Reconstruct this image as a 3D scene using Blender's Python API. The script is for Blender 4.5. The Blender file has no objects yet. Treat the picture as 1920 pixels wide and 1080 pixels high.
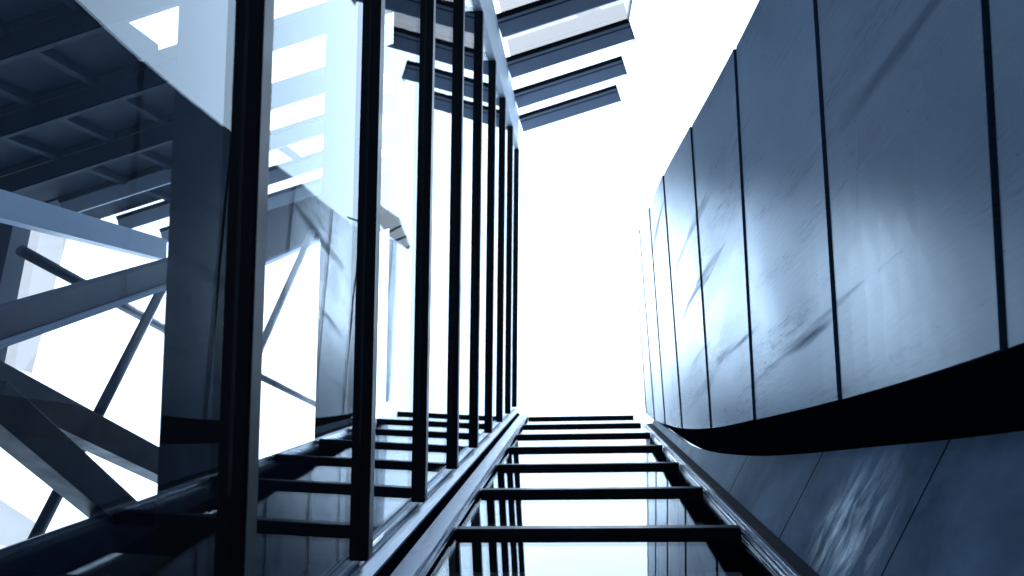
import bpy, bmesh, math, random
from mathutils import Vector, Matrix
random.seed(7)
S = bpy.context.scene
C = S.collection
R = math.radians

# ------------------------------------------------------------------ camera
# The picture looks almost straight up a narrow light well.  Working axes:
# X = right in the picture, U = up in the picture, D = height above the eye.
EYE = 1.6
F, VP = 1450.0, (1072.0, 657.0)            # focal length in pixels of 1920, zenith point


def W(x, u, d):
    return Vector((x, -u, d + EYE))


def _basis():
    z = Vector((VP[0] - 960, -(VP[1] - 540), -F)).normalized()
    r = Vector((1, 0, 0))
    x = (r - r.dot(z) * z).normalized()
    u = -(z.cross(x))
    if u.y < 0:
        u = -u
    return x, u, z


BX, BU, BZ = _basis()
cam = bpy.data.cameras.new("camera")
co = bpy.data.objects.new("camera", cam)
C.objects.link(co)
cols = [Vector((BX[i], -BU[i], BZ[i])) for i in range(3)]
m = Matrix((cols[0], cols[1], cols[2])).transposed().to_4x4()
m.translation = W(0, 0, 0)
co.matrix_world = m
cam.sensor_width = 36
cam.lens = F / 1920 * 36
cam.clip_start = 0.05
cam.clip_end = 3000
cam.dof.use_dof = True
cam.dof.focus_distance = 9.0
cam.dof.aperture_fstop = 1.1
S.camera = co

# ------------------------------------------------------------------ sky, sun, exposure
SUN_EL, SUN_AZ = R(69.5), R(261)          # hazy sun, just clear of the left building
w = bpy.data.worlds.new("World")
S.world = w
w.use_nodes = True
nt = w.node_tree
bg = nt.nodes["Background"]
sky = nt.nodes.new("ShaderNodeTexSky")
sky.sky_type = 'NISHITA'
sky.sun_disc = False
sky.sun_elevation = SUN_EL
sky.sun_rotation = SUN_AZ
sky.air_density = 1.0
sky.dust_density = 4.0
sky.ozone_density = 1.0
# an even overcast deck thinly veils the clear sky
deck = nt.nodes.new("ShaderNodeMix")
deck.data_type = 'RGBA'
deck.inputs[0].default_value = 0.92
# the overcast deck is three times brighter overhead than at the horizon
wtc = nt.nodes.new("ShaderNodeTexCoord")
wsx = nt.nodes.new("ShaderNodeSeparateXYZ")
nt.links.new(wtc.outputs['Generated'], wsx.inputs[0])
wr = nt.nodes.new("ShaderNodeMapRange")
wr.inputs['From Min'].default_value = 0.0
wr.inputs['From Max'].default_value = 1.0
wr.inputs['To Min'].default_value = 0.30
wr.inputs['To Max'].default_value = 1.0
nt.links.new(wsx.outputs['Z'], wr.inputs['Value'])
wm = nt.nodes.new("ShaderNodeVectorMath")
wm.operation = 'SCALE'
wm.inputs[0].default_value = (8.0, 10.8, 14.0)
nt.links.new(wr.outputs[0], wm.inputs['Scale'])
nt.links.new(wm.outputs[0], deck.inputs[7])
nt.links.new(sky.outputs[0], deck.inputs[6])
nt.links.new(deck.outputs[2], bg.inputs[0])
bg.inputs[1].default_value = 0.15
sd = bpy.data.lights.new("sun", 'SUN')
so = bpy.data.objects.new("sun", sd)
C.objects.link(so)
sd.energy = 1.7
sd.angle = R(13)
sd.color = (0.66, 0.84, 1.0)
sdir = Vector((math.sin(SUN_AZ) * math.cos(SUN_EL), math.cos(SUN_AZ) * math.cos(SUN_EL), math.sin(SUN_EL)))
so.rotation_euler = (-sdir).to_track_quat('-Z', 'Y').to_euler()
so.location = (0, 0, 60)
S.view_settings.view_transform = 'Standard'
S.view_settings.look = 'None'
S.view_settings.exposure = 1.0
S.view_settings.gamma = 1.0
try:
    S.cycles.transparent_max_bounces = 32
    S.cycles.max_bounces = 12
    S.cycles.glossy_bounces = 8
    S.cycles.sample_clamp_indirect = 6
    S.cycles.use_denoising = True
except Exception:
    pass


# ------------------------------------------------------------------ materials
def mat(name):
    mm = bpy.data.materials.new(name)
    mm.use_nodes = True
    n = mm.node_tree
    return mm, n, n.nodes["Principled BSDF"], n.nodes["Material Output"]


def node(n, t, **kw):
    o = n.nodes.new(t)
    for k, v in kw.items():
        if hasattr(o, k):
            setattr(o, k, v)
        else:
            o.inputs[k].default_value = v
    return o


def ramp(n, fac, stops):
    r = n.nodes.new("ShaderNodeValToRGB")
    e = r.color_ramp.elements
    while len(e) < len(stops):
        e.new(0.5)
    for q, (p, c) in zip(e, stops):
        q.position = p
        q.color = (c, c, c, 1) if not isinstance(c, tuple) else (*c, 1)
    n.links.new(fac, r.inputs[0])
    return r.outputs[0]


def coords(n, scale=(1, 1, 1), rot=(0, 0, 0)):
    tc = n.nodes.new("ShaderNodeTexCoord")
    src = tc.outputs['Object']
    if any(rot):                               # turn first, stretch afterwards
        mr = n.nodes.new("ShaderNodeMapping")
        mr.inputs['Rotation'].default_value = rot
        n.links.new(src, mr.inputs[0])
        src = mr.outputs[0]
    mp = n.nodes.new("ShaderNodeMapping")
    mp.inputs['Scale'].default_value = scale
    n.links.new(src, mp.inputs[0])
    return mp.outputs[0]


def noise(n, vec, scale, detail=4, rough=0.55, dist=0.0):
    t = node(n, "ShaderNodeTexNoise", Scale=scale, Detail=detail, Roughness=rough, Distortion=dist)
    n.links.new(vec, t.inputs['Vector'])
    return t.outputs['Fac']


def mixc(n, fac, a, b, mode='MIX'):
    x = n.nodes.new("ShaderNodeMix")
    x.data_type = 'RGBA'
    x.blend_type = mode
    for sock, v in ((x.inputs[0], fac), (x.inputs[6], a), (x.inputs[7], b)):
        if isinstance(v, (int, float)):
            sock.default_value = v
        elif isinstance(v, tuple):
            sock.default_value = (*v, 1)
        else:
            n.links.new(v, sock)
    return x.outputs[2]


def maths(n, op, a, b=None):
    x = n.nodes.new("ShaderNodeMath")
    x.operation = op
    for i, v in enumerate((a, b)):
        if v is None:
            continue
        if isinstance(v, (int, float)):
            x.inputs[i].default_value = v
        else:
            n.links.new(v, x.inputs[i])
    return x.outputs[0]


def simple(name, col, rough=0.4, metal=0.0, spec=0.5, var=0.25, bump=0.0, scale=3.0, stretch=(1, 1, 1)):
    mm, n, p, o = mat(name)
    v = coords(n, stretch)
    f = noise(n, v, scale, 5)
    c2 = tuple(max(0, x * (1 - var)) for x in col)
    c3 = tuple(x * (1 + var) for x in col)
    n.links.new(mixc(n, f, c2, c3), p.inputs['Base Color'])
    n.links.new(ramp(n, f, [(0.25, max(0.02, rough * 0.75)), (0.8, min(1, rough * 1.3))]), p.inputs['Roughness'])
    p.inputs['Metallic'].default_value = metal
    p.inputs['Specular IOR Level'].default_value = spec
    if bump:
        b = node(n, "ShaderNodeBump", Strength=bump, Distance=0.02)
        n.links.new(noise(n, v, scale * 6, 6), b.inputs['Height'])
        n.links.new(b.outputs[0], p.inputs['Normal'])
    return mm


M = {}
M['black'] = simple('black_anodised_metal', (0.013, 0.022, 0.042), 0.40, 0.0, 0.5, 0.06, scale=2)
M['jet'] = simple('black_gasket', (0.006, 0.008, 0.013), 0.5, 0.0, 0.3, 0.3, scale=6)
M['steel'] = simple('slate_painted_steel', (0.020, 0.030, 0.055), 0.45, 0.0, 0.5, 0.2, scale=2)
M['pale_steel'] = simple('pale_painted_steel', (0.30, 0.38, 0.50), 0.4, 0.0, 0.5, 0.15, scale=1.5)
M['beam'] = simple('blue_grey_beam_paint', (0.52, 0.60, 0.72), 0.5, 0.0, 0.4, 0.15, scale=1.5)
M['alu'] = simple('brushed_aluminium', (0.125, 0.18, 0.27), 0.30, 0.35, 0.5, 0.25, scale=3, stretch=(6, 6, 0.35))
M['shade_black'] = simple('flat_black', (0.003, 0.004, 0.008), 0.9, 0.0, 0.0, 0.3)
M['slate'] = simple('sky_blocker_dark', (0.010, 0.016, 0.028), 0.7, 0.0, 0.08, 0.35, scale=0.8)
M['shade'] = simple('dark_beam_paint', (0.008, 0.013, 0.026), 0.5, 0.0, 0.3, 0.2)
M['pier'] = simple('pale_rough_render', (0.50, 0.58, 0.66), 0.8, 0.0, 0.2, 0.25, scale=2.5, bump=0.3)
M['paving'] = simple('dark_paving', (0.02, 0.025, 0.035), 0.7, 0.0, 0.3, 0.3, scale=1.5, bump=0.2)


def glass(name, tint, r0):
    mm, n, p, o = mat(name)
    n.nodes.remove(p)
    geo = n.nodes.new("ShaderNodeNewGeometry")
    d = n.nodes.new("ShaderNodeVectorMath")
    d.operation = 'DOT_PRODUCT'
    n.links.new(geo.outputs['Normal'], d.inputs[0])
    n.links.new(geo.outputs['Incoming'], d.inputs[1])
    c = maths(n, 'ABSOLUTE', d.outputs['Value'])
    k = maths(n, 'POWER', maths(n, 'SUBTRACT', 1.0, c), 5.0)
    fac = maths(n, 'ADD', r0, maths(n, 'MULTIPLY', k, 1 - r0))
    t = n.nodes.new("ShaderNodeBsdfTransparent")
    t.inputs[0].default_value = (*tint, 1)
    g = n.nodes.new("ShaderNodeBsdfGlossy")
    g.inputs['Roughness'].default_value = 0.0
    g.inputs['Color'].default_value = (0.95, 0.98, 1, 1)
    wv = node(n, "ShaderNodeBump", Strength=0.02, Distance=0.05)       # rolled sheets are never quite flat
    n.links.new(noise(n, coords(n), 0.8, 2), wv.inputs['Height'])
    n.links.new(wv.outputs[0], g.inputs['Normal'])
    x = n.nodes.new("ShaderNodeMixShader")
    n.links.new(fac, x.inputs[0])
    n.links.new(t.outputs[0], x.inputs[1])
    n.links.new(g.outputs[0], x.inputs[2])
    n.links.new(x.outputs[0], o.inputs[0])
    return mm


M['glass'] = glass('clear_facade_glass', (0.93, 0.96, 0.985), 0.055)
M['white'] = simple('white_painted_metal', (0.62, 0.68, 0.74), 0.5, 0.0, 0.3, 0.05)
M['smoke'] = glass('smoked_roof_glass', (0.52, 0.49, 0.47), 0.04)
M['tinted'] = glass('grey_tinted_glass', (0.62, 0.57, 0.54), 0.05)


SHEEN0, SHEEN1 = 0.046, 0.18


def stone_mat():
    mm, n, p, o = mat('veined_stone_cladding')
    v = coords(n)
    cloud = noise(n, v, 0.55, 3, 0.5, 0.4)
    base = mixc(n, ramp(n, cloud, [(0.3, 0.0), (0.72, 1.0)]), (0.058, 0.105, 0.18), (0.095, 0.155, 0.24))
    oi = n.nodes.new("ShaderNodeObjectInfo")
    tone = ramp(n, oi.outputs['Random'], [(0.0, 0.82), (1.0, 1.12)])
    base = mixc(n, 1.0, base, tone, 'MULTIPLY')
    tilt = (R(15.6), 0, 0)
    # fine grain along the slab
    g = coords(n, (1, 13, 0.9), tilt)
    grain = ramp(n, noise(n, g, 2.6, 6, 0.7), [(0.30, 0.82), (0.6, 1.0)])
    base = mixc(n, 1.0, base, grain, 'MULTIPLY')
    # bundles of scratches running the same way
    g2 = coords(n, (1, 46, 1.5), tilt)
    thin = ramp(n, noise(n, g2, 2.2, 4, 0.7), [(0.55, 0.0), (0.63, 1.0)])
    g3 = coords(n, (1, 2.0, 0.33), tilt)
    band = ramp(n, noise(n, g3, 0.9, 2, 0.5), [(0.50, 0.0), (0.62, 1.0)])
    base = mixc(n, maths(n, 'MULTIPLY', maths(n, 'MULTIPLY', thin, band), 0.65), base, (0.02, 0.032, 0.055))
    # a few broad smears
    g4 = coords(n, (1, 2.4, 0.13), tilt)
    smear = ramp(n, noise(n, g4, 1.1, 4, 0.6), [(0.60, 0.0), (0.72, 1.0)])
    base = mixc(n, maths(n, 'MULTIPLY', smear, 0.5), base, (0.025, 0.04, 0.07))
    # pits
    vo = node(n, "ShaderNodeTexVoronoi", Scale=7.0)
    n.links.new(coords(n, (1, 1.6, 0.8), tilt), vo.inputs['Vector'])
    pit = ramp(n, vo.outputs['Distance'], [(0.04, 1.0), (0.09, 0.0)])
    keep = ramp(n, noise(n, v, 3.1, 2), [(0.50, 0.0), (0.58, 1.0)])
    pits = maths(n, 'MULTIPLY', maths(n, 'MULTIPLY', pit, keep), 0.85)
    base = mixc(n, pits, base, (0.006, 0.008, 0.014))
    dull = maths(n, 'ADD', maths(n, 'MULTIPLY', maths(n, 'MULTIPLY', thin, band), 0.25), maths(n, 'MULTIPLY', smear, 0.2))
    rough = maths(n, 'ADD', ramp(n, cloud, [(0.3, 0.25), (0.7, 0.35)]), dull)
    b = node(n, "ShaderNodeBump", Strength=0.03, Distance=0.01)
    n.links.new(noise(n, g, 3.0, 6, 0.7), b.inputs['Height'])
    # honed, waxed stone: a matt body with a soft sheen that grows towards grazing angles but never turns mirror-like
    n.nodes.remove(p)
    df = n.nodes.new("ShaderNodeBsdfDiffuse")
    n.links.new(base, df.inputs['Color'])
    gl = n.nodes.new("ShaderNodeBsdfGlossy")
    gl.inputs['Color'].default_value = (0.88, 0.93, 1, 1)
    n.links.new(rough, gl.inputs['Roughness'])
    for q in (df, gl):
        n.links.new(b.outputs[0], q.inputs['Normal'])
    lw = node(n, "ShaderNodeLayerWeight", Blend=0.5)
    scratch = maths(n, 'MULTIPLY', maths(n, 'MULTIPLY', thin, band), 0.55)
    marks = maths(n, 'MAXIMUM', maths(n, 'MULTIPLY', pits, 0.9), maths(n, 'MAXIMUM', scratch, maths(n, 'MULTIPLY', smear, 0.45)))
    facing = maths(n, 'POWER', lw.outputs['Facing'], 5.0)
    fac = maths(n, 'MULTIPLY', maths(n, 'ADD', SHEEN0, maths(n, 'MULTIPLY', facing, SHEEN1)), maths(n, 'SUBTRACT', 1.0, marks))
    mx = n.nodes.new("ShaderNodeMixShader")
    n.links.new(fac, mx.inputs[0])
    n.links.new(df.outputs[0], mx.inputs[1])
    n.links.new(gl.outputs[0], mx.inputs[2])
    n.links.new(mx.outputs[0], o.inputs[0])
    return mm


M['stone'] = stone_mat()


def concrete_mat():
    mm, n, p, o = mat('cast_concrete')
    v = coords(n)
    a = noise(n, v, 0.9, 5, 0.6, 0.3)
    base = mixc(n, ramp(n, a, [(0.3, 0.0), (0.7, 1.0)]), (0.018, 0.034, 0.064), (0.075, 0.115, 0.180))
    vo = node(n, "ShaderNodeTexVoronoi", Scale=16.0)
    n.links.new(v, vo.inputs['Vector'])
    pit = ramp(n, vo.outputs['Distance'], [(0.05, 1.0), (0.1, 0.0)])
    keep = ramp(n, noise(n, v, 4.0, 2), [(0.55, 0.0), (0.62, 1.0)])
    base = mixc(n, maths(n, 'MULTIPLY', maths(n, 'MULTIPLY', pit, keep), 0.8), base, (0.02, 0.025, 0.04))
    # sunlight bounced off the glass, put into the finish as smoother, glossier streaks
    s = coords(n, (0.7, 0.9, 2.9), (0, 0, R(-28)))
    sun_patch = ramp(n, noise(n, s, 1.7, 5, 0.6, 0.5), [(0.42, 0.0), (0.72, 1.0)])
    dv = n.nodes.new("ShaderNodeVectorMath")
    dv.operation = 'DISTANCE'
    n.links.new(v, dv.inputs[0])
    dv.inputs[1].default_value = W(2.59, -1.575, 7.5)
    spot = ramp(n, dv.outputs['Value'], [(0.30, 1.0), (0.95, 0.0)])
    sun_patch = maths(n, 'MULTIPLY', sun_patch, spot)
    b = node(n, "ShaderNodeBump", Strength=0.25, Distance=0.01)
    n.links.new(noise(n, v, 18, 6, 0.7), b.inputs['Height'])
    n.nodes.remove(p)
    df = n.nodes.new("ShaderNodeBsdfDiffuse")
    n.links.new(base, df.inputs['Color'])
    gl = n.nodes.new("ShaderNodeBsdfGlossy")
    gl.inputs['Color'].default_value = (0.80, 0.92, 1, 1)
    n.links.new(ramp(n, sun_patch, [(0.0, 0.5), (1.0, 0.24)]), gl.inputs['Roughness'])
    for q in (df, gl):
        n.links.new(b.outputs[0], q.inputs['Normal'])
    lw = node(n, "ShaderNodeLayerWeight", Blend=0.5)
    facing = maths(n, 'POWER', lw.outputs['Facing'], 5.0)
    fac = maths(n, 'MULTIPLY', maths(n, 'ADD', maths(n, 'MULTIPLY', sun_patch, 0.30), 0.045), maths(n, 'ADD', facing, 0.10))
    mx = n.nodes.new("ShaderNodeMixShader")
    n.links.new(fac, mx.inputs[0])
    n.links.new(df.outputs[0], mx.inputs[1])
    n.links.new(gl.outputs[0], mx.inputs[2])
    n.links.new(mx.outputs[0], o.inputs[0])
    return mm


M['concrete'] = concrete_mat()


# ------------------------------------------------------------------ mesh helpers
class MB:
    def __init__(self):
        self.v, self.f = [], []

    def add(self, pts, faces):
        k = len(self.v)
        self.v += [Vector(p) for p in pts]
        self.f += [tuple(i + k for i in q) for q in faces]

    def hexa(self, a, b):
        """two quads (lists of 4 world points) joined into a box"""
        self.add(list(a) + list(b), [(0, 1, 2, 3), (7, 6, 5, 4), (0, 4, 5, 1), (1, 5, 6, 2), (2, 6, 7, 3), (3, 7, 4, 0)])

    def box(self, x0, x1, u0, u1, d0, d1):
        self.hexa([W(x0, u0, d0), W(x1, u0, d0), W(x1, u1, d0), W(x0, u1, d0)],
                  [W(x0, u0, d1), W(x1, u0, d1), W(x1, u1, d1), W(x0, u1, d1)])

    def quadbox(self, pts, d0, d1):
        """prism over a polygon of (X, U) between two heights"""
        n = len(pts)
        self.add([W(x, u, d0) for x, u in pts] + [W(x, u, d1) for x, u in pts],
                 [tuple(range(n)), tuple(range(2 * n - 1, n - 1, -1))] +
                 [(i, (i + 1) % n, n + (i + 1) % n, n + i) for i in range(n)])

    def bar(self, a, b, wid, hei, side):
        """straight member from a to b; wid along side, hei along the third axis"""
        a, b, side = Vector(a), Vector(b), Vector(side)
        t = (b - a).normalized()
        s = (side - side.dot(t) * t).normalized() * wid / 2
        h = t.cross(s).normalized() * hei / 2
        self.hexa([a - s - h, a + s - h, a + s + h, a - s + h], [b - s - h, b + s - h, b + s + h, b - s + h])

    def tube(self, a, b, r, n=14):
        a, b = Vector(a), Vector(b)
        t = (b - a).normalized()
        s = t.orthogonal().normalized()
        h = t.cross(s)
        ring = [s * math.cos(2 * math.pi * i / n) * r + h * math.sin(2 * math.pi * i / n) * r for i in range(n)]
        self.add([a + q for q in ring] + [b + q for q in ring],
                 [tuple(range(n)), tuple(range(2 * n - 1, n - 1, -1))] + [(i, (i + 1) % n, n + (i + 1) % n, n + i) for i in range(n)])

    def build(self, name, material, parent=None, bevel=0.0, smooth=False):
        me = bpy.data.meshes.new(name)
        bm = bmesh.new()
        vs = [bm.verts.new(p) for p in self.v]
        for q in self.f:
            try:
                bm.faces.new([vs[i] for i in q])
            except ValueError:
                pass
        bmesh.ops.recalc_face_normals(bm, faces=bm.faces)
        if bevel:
            bmesh.ops.bevel(bm, geom=[e for e in bm.edges], offset=bevel, segments=2, affect='EDGES', profile=0.7)
        if smooth:
            for q in bm.faces:
                q.smooth = True
        bm.to_mesh(me)
        bm.free()
        me.materials.append(material)
        o = bpy.data.objects.new(name, me)
        C.objects.link(o)
        if parent is not None:
            o.parent = parent
            o.matrix_parent_inverse = parent_inv(parent)
        return o


def parent_inv(p):
    mw = Matrix.Translation(p.location) if p.parent is None else Matrix.Identity(4)
    return mw.inverted()


def tag(o, label=None, cat=None, group=None, kind=None):
    for k, v in (('label', label), ('category', cat), ('group', group), ('kind', kind)):
        if v:
            o[k] = v
    return o


def thing(name, loc, label, cat, group=None):
    o = bpy.data.objects.new(name, None)
    o.empty_display_size = 0.2
    C.objects.link(o)
    o.location = loc
    return tag(o, label, cat, group, 'thing')


def ray(px, py):
    v = Vector((px - 960, -(py - 540), -F))
    return Vector((v.dot(BX), v.dot(BU), v.dot(BZ)))


def on_x(px, py, x):
    """point of the vertical plane X = x seen at a photograph pixel"""
    r = ray(px, py)
    r *= x / r.x
    return W(*r)


# ------------------------------------------------------------------ ground
g = MB()
g.box(-600, 600, -600, 600, -EYE - 0.3, -EYE)
tag(g.build('ground', M['paving']), kind='structure')

# ------------------------------------------------------------------ left glass wall
SP, TH = 2.72, 0.165
LV = [4.32 + SP * (i - 2) for i in range(1, 11)]          # heights of the rails, from below the frame to the roof
TOP = LV[-1] + TH


def lx(u):
    return -1.945 + 0.009 * (u + 1.9)


LU0, LU1 = -1.9, 6.92
left = thing('glass_wall', W(-2, LU0, -EYE), 'tall clear glass wall with thick black rails on the left of the light well', 'glass wall')
PR = 0.10                                                   # how far the rails stand out
for i, d in enumerate(LV):
    b = MB()
    b.quadbox([(lx(LU0) + PR - 0.012, LU0), (lx(LU1) + PR - 0.012, LU1), (lx(LU1) - 0.43, LU1), (lx(LU0) - 0.43, LU0)], d, d + TH)
    o = b.build('rail', M['jet'], left, bevel=0.006)
    b = MB()
    b.quadbox([(lx(LU0) + PR, LU0 + 0.01), (lx(LU1) + PR, LU1 - 0.01), (lx(LU1) + PR - 0.01, LU1 - 0.01), (lx(LU0) + PR - 0.01, LU0 + 0.01)], d + 0.01, d + TH - 0.01)
    b.build('cap', M['black'], o)
lows = [-EYE] + [d + TH for d in LV[:-1]]
for d0, d1 in zip(lows, LV):
    b = MB()
    b.quadbox([(lx(LU0) + 0.01, LU0), (lx(LU1) + 0.01, LU1), (lx(LU1) - 0.014, LU1), (lx(LU0) - 0.014, LU0)], d0 + 0.002, d1 - 0.002)
    b.build('glass_pane', M['glass'], left)
b = MB()
b.quadbox([(lx(7) - 0.10, LU1 + 0.01), (lx(7) + 0.09, LU1 + 0.01), (lx(7) + 0.09, 8.12), (lx(7) - 0.10, 8.12)], -EYE, TOP)
b.build('corner_post', M['white'], left, bevel=0.01)

# ------------------------------------------------------------------ lower glass wall
low = thing('glass_wall', W(0.3, -2.36, -EYE), 'glass wall with black crossbars at the foot of the picture, mirroring white sky', 'glass wall')


def lu(x):
    return -2.315 + 0.022 * (x + 1.5)


LX0, LX1 = -1.46, 2.035
PR = 0.095
for i, d in enumerate(LV):
    b = MB()
    b.quadbox([(LX0, lu(LX0) + PR - 0.012), (LX1, lu(LX1) + PR - 0.012), (LX1, lu(LX1) - 0.43), (LX0, lu(LX0) - 0.43)], d, d + TH)
    o = b.build('rail', M['jet'], low, bevel=0.006)
    b = MB()
    b.quadbox([(LX0 + 0.01, lu(LX0) + PR), (LX1 - 0.01, lu(LX1) + PR), (LX1 - 0.01, lu(LX1) + PR - 0.01), (LX0 + 0.01, lu(LX0) + PR - 0.01)], d + 0.01, d + TH - 0.01)
    b.build('cap', M['black'], o)
b = MB()
b.box(-1.75, 2.45, -3.1, -2.95, -EYE, TOP)
b.build('blind', M['slate'], low)
for d0, d1 in zip(lows, LV):
    b = MB()
    b.quadbox([(LX0, lu(LX0) + 0.01), (LX1, lu(LX1) + 0.01), (LX1, lu(LX1) - 0.014), (LX0, lu(LX0) - 0.014)], d0 + 0.002, d1 - 0.002)
    b.build('glass_pane', M['glass'], low)


# ------------------------------------------------------------------ corner flashings
def extrude(pts, d0, d1, depth=0.03):
    """open profile of (X, U) given a little thickness away from the well"""
    b = MB()
    back = [(x - 0.0, u - depth) for x, u in pts]
    b.quadbox(list(pts) + back[::-1], d0, d1)
    return b


fl = thing('corner_flashing', W(-1.8, -2.1, -EYE), 'folded aluminium corner flashing between the left glass wall and the crossbarred glass', 'flashing')
profile_a = [(-1.99, -1.905), (-1.965, -1.905), (-1.955, -1.935), (-1.915, -1.94), (-1.91, -1.965), (-1.90, -1.965), (-1.80, -2.02)]
profile_b = [(-1.72, -2.115), (-1.535, -2.17), (-1.53, -2.155), (-1.515, -2.155), (-1.505, -2.19), (-1.475, -2.19), (-1.47, -2.215)]
cuts = [-EYE, 6.2, 13.1, 19.9, TOP]
for a, c in zip(cuts, cuts[1:]):
    extrude(profile_a, a + 0.006, c - 0.006).build('cover_strip', M['alu'], fl)
    extrude(profile_b, a + 0.006, c - 0.006).build('cover_strip', M['alu'], fl)
b = MB()
b.quadbox([(-2.0, -1.94), (-1.92, -2.0), (-1.83, -2.07), (-1.72, -2.15), (-1.47, -2.26), (-1.47, -2.5), (-2.0, -2.5)], -EYE, TOP - 0.02)
b.build('gutter', M['shade_black'], fl)

fr = thing('corner_flashing', W(2.2, -2.15, -EYE), 'thin grooved aluminium flashing between the crossbarred glass and the concrete wall', 'flashing')
profile_c = [(2.05, -2.20), (2.055, -2.185), (2.065, -2.185), (2.07, -2.205), (2.08, -2.205), (2.085, -2.165), (2.105, -2.165), (2.11, -2.18), (2.12, -2.18), (2.125, -2.14), (2.14, -2.14)]
for a, c in zip(cuts[:-1] + [23.0], cuts[1:-1] + [23.0, 23.0]):
    if c - a > 0.1:
        extrude(profile_c, a + 0.006, c - 0.006).build('cover_strip', M['alu'], fr)
b = MB()
b.quadbox([(2.125, -2.175), (2.15, -2.125), (2.30, -2.105), (2.34, -2.5), (2.125, -2.5)], -EYE, 23.0)
b.build('gutter', M['slate'], fr)
b = MB()
b.quadbox([(2.037, -2.235), (2.12, -2.235), (2.12, -2.7), (2.037, -2.7)], -EYE, 23.0)
b.build('edge_frame', M['shade_black'], fr)

# ------------------------------------------------------------------ stone wall on the right
# (height, upper edge X, U, lower edge X, U)
ST = [(-1.6, 3.30, 6.9, 3.15, 1.55), (2.5, 2.98, 5.75, 2.90, 0.62), (5.1, 2.72, 5.15, 2.735, 0.015), (7.75, 2.46, 4.60, 2.60, -0.47),
      (10.31, 2.23, 4.07, 2.37, -0.89), (12.76, 2.01, 3.72, 2.24, -1.24), (15.44, 1.86, 3.51, 2.15, -1.51),
      (17.89, 1.82, 3.31, 2.11, -1.66), (20.28, 1.80, 3.18, 2.125, -1.78), (22.7, 1.87, 3.22, 2.145, -1.82), (25.3, 2.10, 3.6, 2.35, -1.86),
      (27.7, 2.45, 3.9, 2.6, -1.9)]
ST = [ST[0]] + [tuple(q * 0.975 for q in r) for r in ST[1:]]


def interp(tab, d):
    # Catmull-Rom through the table
    k = 0
    while k < len(tab) - 2 and d > tab[k + 1][0]:
        k += 1
    p0, p1, p2, p3 = tab[max(k - 1, 0)], tab[k], tab[k + 1], tab[min(k + 2, len(tab) - 1)]
    t = (d - p1[0]) / (p2[0] - p1[0])
    out = []
    for j in range(1, len(p1)):
        m1 = (p2[j] - p0[j]) / max(p2[0] - p0[0], 1e-6) * (p2[0] - p1[0])
        m2 = (p3[j] - p1[j]) / max(p3[0] - p1[0], 1e-6) * (p2[0] - p1[0])
        out.append((2 * t ** 3 - 3 * t * t + 1) * p1[j] + (t ** 3 - 2 * t * t + t) * m1 + (-2 * t ** 3 + 3 * t * t) * p2[j] + (t ** 3 - t * t) * m2)
    return out


def st_pt(d, s, off=0.0):
    """s = 0 at the lower edge, 1 at the upper edge, off = distance behind the face"""
    tx, tu, bx, bu = interp(ST, d)
    return (bx + (tx - bx) * s + off, bu + (tu - bu) * s)


def sheet(b, d0, d1, fpt, ns, nd, t, back=(1, 0)):
    """a curved slab: fpt(d, s) -> (X, U), thickness t along back"""
    G = [[None] * (ns + 1) for _ in range(nd + 1)]
    H = [[None] * (ns + 1) for _ in range(nd + 1)]
    for i in range(nd + 1):
        d = d0 + (d1 - d0) * i / nd
        for j in range(ns + 1):
            x, u = fpt(d, j / ns)
            G[i][j] = len(b.v)
            b.v.append(W(x, u, d))
            H[i][j] = len(b.v)
            b.v.append(W(x + back[0] * t, u + back[1] * t, d))
    for i in range(nd):
        for j in range(ns):
            b.f.append((G[i][j], G[i + 1][j], G[i + 1][j + 1], G[i][j + 1]))
            b.f.append((H[i][j], H[i][j + 1], H[i + 1][j + 1], H[i + 1][j]))
    for i in range(nd):
        b.f.append((G[i][0], H[i][0], H[i + 1][0], G[i + 1][0]))
        b.f.append((G[i][ns], G[i + 1][ns], H[i + 1][ns], H[i][ns]))
    for j in range(ns):
        b.f.append((G[0][j], G[0][j + 1], H[0][j + 1], H[0][j]))
        b.f.append((G[nd][j], H[nd][j], H[nd][j + 1], G[nd][j + 1]))


stone = thing('stone_wall', W(3.2, 3, -EYE), 'curved hull-like wall of large pale stone slabs overhanging on the right', 'wall')
GAP = 0.05
for k in range(len(ST) - 1):
    d0, d1 = ST[k][0], ST[k + 1][0]
    b = MB()
    sheet(b, d0 + GAP, d1, lambda d, s: st_pt(d, s, -0.022 * (d1 - d) / (d1 - d0)), 10, 8, 0.10)   # lapped like shingles
    o = b.build('stone_slab', M['stone'], stone)
b = MB()
sheet(b, -1.6, 26.9, lambda d, s: st_pt(d, 0.004 + s * 0.992, 0.075), 6, 60, 0.30)
b.build('wall_core', M['shade_black'], stone)
b = MB()
for k in range(len(ST) - 1):
    pa, pb = ST[k], ST[k + 1]
    b.hexa([W(pa[1] + 0.02, pa[2] + 0.0, pa[0]), W(pa[1] + 4, pa[2] + 1.2, pa[0]), W(pa[1] + 4, pa[2] + 0.9, pa[0]), W(pa[1] + 0.4, pa[2] - 0.2, pa[0])],
           [W(pb[1] + 0.02, pb[2] + 0.0, pb[0]), W(pb[1] + 4, pb[2] + 1.2, pb[0]), W(pb[1] + 4, pb[2] + 0.9, pb[0]), W(pb[1] + 0.4, pb[2] - 0.2, pb[0])])
b.build('return_wall', M['stone'], stone)
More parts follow.
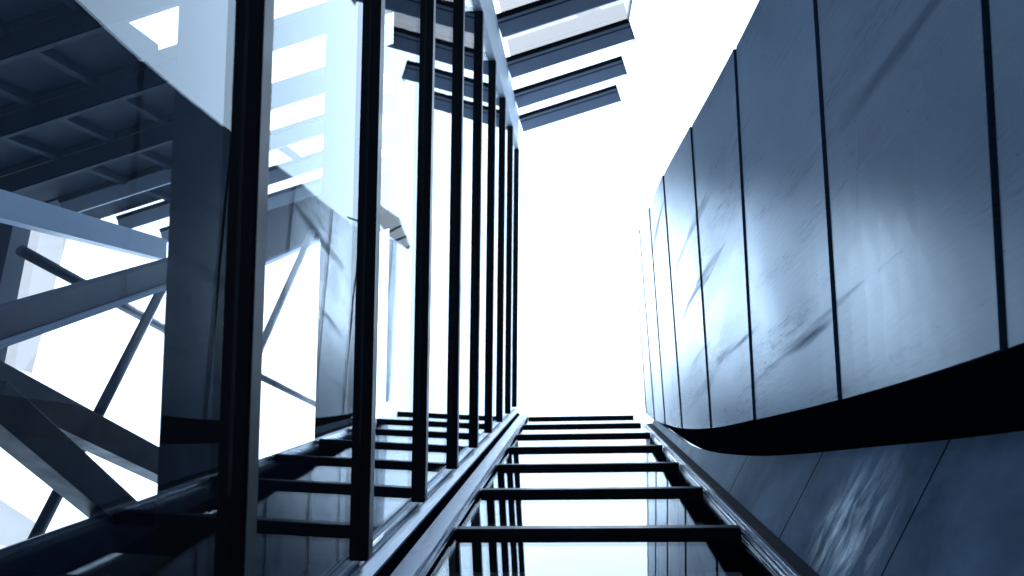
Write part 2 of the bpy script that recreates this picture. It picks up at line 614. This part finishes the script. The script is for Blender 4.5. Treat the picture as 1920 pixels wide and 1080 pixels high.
# concrete below: (height, upper edge X, U)
CT = [(-1.6, 3.75, 0.75), (2.0, 3.48, 0.15), (5.4, 3.145, -0.53), (7.4, 2.96, -0.886), (11.5, 2.61, -1.54), (15.3, 2.40, -1.90), (20.3, 2.365, -2.00), (23.0, 2.36, -2.02)]
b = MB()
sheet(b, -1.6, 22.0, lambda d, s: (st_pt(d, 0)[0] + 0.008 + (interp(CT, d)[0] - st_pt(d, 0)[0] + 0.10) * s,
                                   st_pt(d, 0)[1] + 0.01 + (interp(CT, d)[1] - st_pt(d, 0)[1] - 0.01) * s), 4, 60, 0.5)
b.build('shade_black', M['shade_black'], stone)  # flat black sheet across the overhang's shadow gap; its colour stands in for shade

rt = thing('roof_canopy', W(3.2, 4.4, 31.9), 'small grey glass roof tip on top of the stone wall, mirrored in the left glass', 'roof canopy')
b = MB()
b.quadbox([(3.49, 5.5), (2.98, 4.24), (3.1, 4.13), (4.04, 4.79), (5.2, 6.6)], 31.9, 31.95)
b.build('glass_sheet', M['smoke'], rt)
for xa, ua in ((3.30, 4.33), (3.95, 4.85)):
    b = MB()
    b.tube(W(xa, ua - 0.35, 26.0), W(xa, ua, 31.89), 0.035)
    b.build('post', M['white'], rt, smooth=True)
for (xa, ua), (xb, ub) in (((3.15, 4.7), (3.6, 4.5)), ((3.36, 5.15), (4.0, 4.82)), ((2.99, 4.3), (3.12, 4.17))):
    b = MB()
    b.bar(W(xa, ua, 31.85), W(xb, ub, 31.85), 0.05, 0.08, (0, 0, 1))
    b.build('glazing_bar', M['steel'], rt)

conc = thing('concrete_wall', W(2.6, -1.6, -EYE), 'sloping bare concrete wall in the dark recess under the stone overhang', 'wall')
cj = [-1.6, 1.6, 4.1, 6.6, 9.1, 11.9, 23.0]
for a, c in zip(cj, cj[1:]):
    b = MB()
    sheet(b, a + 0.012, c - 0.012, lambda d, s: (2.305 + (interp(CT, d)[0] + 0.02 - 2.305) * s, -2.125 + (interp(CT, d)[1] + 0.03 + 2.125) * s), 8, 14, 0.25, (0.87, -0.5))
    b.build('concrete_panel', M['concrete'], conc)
b = MB()
sheet(b, -1.6, 22.9, lambda d, s: (2.36 + (interp(CT, d)[0] + 0.03 - 2.36) * s, -2.15 + (interp(CT, d)[1] - 0.02 + 2.15) * s), 4, 40, 0.3, (0.87, -0.5))
b.build('joint_backing', M['shade_black'], conc)

# ------------------------------------------------------------------ sun-shade beams that run through the upper corner
DIRX, DIRU = 1 / math.hypot(1, 0.30), 0.30 / math.hypot(1, 0.30)


def along(x):
    return 8.20 + 0.30 * (x + 1.95)


def beam(parent_label, x0, x1, d, name, group, paint='beam', wid=0.46):
    t = thing(name, W(x0, along(x0), d), parent_label, 'beam', group)
    nx, nu = DIRU, -DIRX                                      # towards the bottom of the picture
    def q(x, off):
        return (x + nx * off, along(x) + nu * off)
    b = MB()
    b.quadbox([q(x0, -0.02), q(x1, -0.02), q(x1, wid), q(x0, wid)], d, d + 0.05)
    b.build('flange', M[paint], t)
    b = MB()
    b.quadbox([q(x0, -0.16), q(x1, -0.16), q(x1, -0.03), q(x0, -0.03)], d - 0.03, d + 0.35)
    b.build('web', M['jet'], t)
    if paint == 'beam':
        b = MB()
        b.quadbox([q(x0, 0.07), q(x1, 0.07), q(x1, 0.095), q(x0, 0.095)], d - 0.03, d - 0.002)
        b.build('lip', M['steel'], t)
        b = MB()
        b.quadbox([q(x1 + 0.003, -0.17), q(x1 + 0.02, -0.17), q(x1 + 0.02, 0.47), q(x1 + 0.003, 0.47)], d - 0.035, d + 0.36)
        b.build('end_plate', M['steel'], t)
    if paint == 'shade':
        b = MB()
        b.quadbox([q(x0, wid + 0.005), q(x1, wid + 0.005), q(x1, wid + 0.05), q(x0, wid + 0.05)], d - 0.02, d + 0.12)
        b.build('edge_angle', M['slate'], t)
    return t


for i, d in enumerate((27.1, 24.4, 21.6, 18.7)):
    beam(('lowest short', 'second lowest', 'third lowest', 'topmost')[i] + ' sunshade beam sticking out past the corner of the left glass wall',
         lx(7.8) + 0.04, 1.66 + 0.02 * i, d, 'sunshade_beam', 'sunshade beams above the light well')

sc = thing('glass_screen', W(1.4, along(1.4), 19), 'pale glass infill with a thin end post between the two topmost sunshade beams', 'glass screen')
for d0, d1 in ((3.0, 5.6), (5.7, 8.3), (8.4, 11.0), (11.1, 13.7), (13.8, 16.4)):
    b = MB()
    b.quadbox([(-1.7, along(-1.7) + 0.10), (1.62, along(1.62) + 0.10), (1.62, along(1.62) + 0.2), (-1.7, along(-1.7) + 0.2)], d0, d1)
    b.build('sky_blocker', M['slate'], sc)  # unseen dark panels, added to keep low sky off the near stone
for d0, d1 in ((16.3, 18.65), (19.08, 21.55)):
    b = MB()
    b.quadbox([(-1.7, along(-1.7) + 0.10), (1.62, along(1.62) + 0.10), (1.62, along(1.62) + 0.12), (-1.7, along(-1.7) + 0.12)], d0, d1)
    b.build('glass_pane', M['tinted'], sc)
    b = MB()
    b.quadbox([(1.63, along(1.63) + 0.06), (1.69, along(1.69) + 0.06), (1.69, along(1.69) + 0.2), (1.63, along(1.63) + 0.2)], d0, d1)
    b.build('end_post', M['steel'], sc)

# ------------------------------------------------------------------ inside the left building
BEAM_LABELS = ('lowest of three pale floor beams seen between the two nearest black rails', 'middle of three pale floor beams seen between the two nearest black rails',
               'topmost of three pale floor beams seen between the two nearest black rails', 'lowest of three dark floor beams in the upper left corner behind glass',
               'middle of three dark floor beams in the upper left corner behind glass', 'topmost of three dark floor beams in the upper left corner behind glass')
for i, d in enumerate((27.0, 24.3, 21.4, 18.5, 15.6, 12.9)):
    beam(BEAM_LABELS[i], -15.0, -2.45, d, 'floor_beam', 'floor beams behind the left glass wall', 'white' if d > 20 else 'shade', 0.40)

lin = thing('lining_wall', W(-12, 4.4, -EYE), 'dark panelled inner wall between the floor beams, upper left behind glass', 'wall')
for j, (d0, d1) in enumerate(((9.8, 12.85), (12.95, 15.5), (15.7, 18.4), (18.6, 21.3), (21.5, 24.2))):
    xe = (-6.5, -8.8, -8.4, -9.6, -10.4)[j]
    b = MB()
    b.quadbox([(-17, along(-17) + 0.2), (xe, along(xe) + 0.2), (xe, along(xe) + 0.4), (-17, along(-17) + 0.4)], d0, d1)
    b.build('wall_panel', M['slate'], lin)

rs = thing('roof_slab', W(-9, 5.5, 27.2), 'dark flat roof with a pale rim, high inside the left glass building', 'roof')
b = MB()
b.quadbox([(-2.6, 6.92), (-2.6, 8.3), (-11.3, 5.6), (-11.3, 3.26)], 27.5, 27.8)
b.build('roof_deck', M['shade_black'], rs)
b = MB()
b.quadbox([(-2.55, 5.6), (-2.55, 6.78), (-8.8, 4.16), (-8.8, 3.9)], 27.5, 27.8)
b.build('roof_deck', M['shade_black'], rs)
b = MB()
b.quadbox([(-2.6, 6.80), (-2.6, 6.90), (-11.3, 3.24), (-11.3, 3.14)], 27.3, 27.8)
b.build('edge_trim', M['pale_steel'], rs)

for xx in (-8.9, -10.3, -11.7, -13.1):
    b = MB()
    b.quadbox([(xx, along(xx) - 0.02), (xx + 0.14, along(xx + 0.14) - 0.02), (xx + 0.14, along(xx + 0.14) + 0.17), (xx, along(xx) + 0.17)], 9.8, 24.2)
    b.build('stud', M['slate'], lin)

iw = thing('inner_wall', W(-4, -2, -EYE), 'low dark wall with a pale edge inside the left building', 'wall')
b = MB()
b.box(-5.6, -2.42, -2.4, -1.95, -EYE, TOP)
b.build('wall_panel', M['shade_black'], iw)
b = MB()
b.box(-5.72, -5.61, -2.36, -1.98, -EYE, TOP)
b.build('edge_trim', M['steel'], iw)

tr = thing('steel_truss', on_x(140, 600, -6.0), 'slate painted steel truss crossing the bright opening behind the left glass wall', 'truss')


def chord(a, b_, x, wid, hei, name, material, parent=tr, flange=0):
    A, B = on_x(*a, x), on_x(*b_, x)
    mb = MB()
    mb.bar(A, B, hei, wid, (1, 0, 0))
    o = mb.build(name, material, parent, bevel=0.01)
    if flange:
        t = (B - A).normalized()
        n = t.cross(Vector((1, 0, 0))).normalized()
        if n.y < 0:
            n = -n
        mb = MB()
        mb.bar(A + n * (wid / 2 + 0.03), B + n * (wid / 2 + 0.03), hei + 0.2, 0.05, (1, 0, 0))
        mb.build('flange', M['pale_steel'], o)
    return o


chord((-60, 370), (300, 468), -7.2, 0.36, 0.25, 'chord', M['pale_steel'])
chord((-60, 622), (430, 470), -5.9, 0.30, 0.25, 'chord', M['steel'], flange=1)
chord((-60, 695), (330, 890), -5.9, 0.36, 0.30, 'chord', M['shade'])
chord((-30, 745), (300, 1030), -5.6, 0.38, 0.30, 'diagonal', M['shade'])


def rod(a, b_, x, r, name='tie_rod', clamps=()):
    A, B = on_x(*a, x), on_x(*b_, x)
    mb = MB()
    mb.tube(A, B, r)
    o = mb.build(name, M['steel'], tr, smooth=True)
    for c in clamps:
        mb = MB()
        p = A.lerp(B, c)
        t = (B - A).normalized()
        mb.tube(p - t * 0.07, p + t * 0.07, r * 1.22)
        mb.build('clamp', M['steel'], o)


rod((330, 490), (60, 1020), -6.6, 0.078, clamps=())
rod((585, 435), (440, 760), -6.6, 0.085)
rod((40, 470), (330, 628), -7.0, 0.075)
rod((470, 697), (640, 782), -6.9, 0.075)

pi = thing('leaning_frame', on_x(40, 560, -8.5), 'dark leaning window frame with a pale concrete strip drawn as grey glass, far left behind the glass wall', 'window frame')


def strip(pts, x, t, name, material, parent):
    mb = MB()
    A = [on_x(*p, x) for p in pts]
    mb.hexa(A, [p + Vector((-t, 0, 0)) for p in A])
    mb.build(name, material, parent)


strip([(80, 415), (130, 430), (60, 700), (25, 690)], -9.0, 0.3, 'glass_pane', M['tinted'], pi)  # pale concrete pier, drawn as see-through grey glass so the sky brightens it
strip([(30, 400), (62, 410), (5, 700), (-35, 690)], -8.6, 0.25, 'frame', M['steel'], pi)
strip([(-40, 910), (75, 985), (40, 1030), (-60, 1010)], -8.6, 0.25, 'glass_pane', M['tinted'], pi)  # pale slab, likewise drawn as grey glass to come out bright
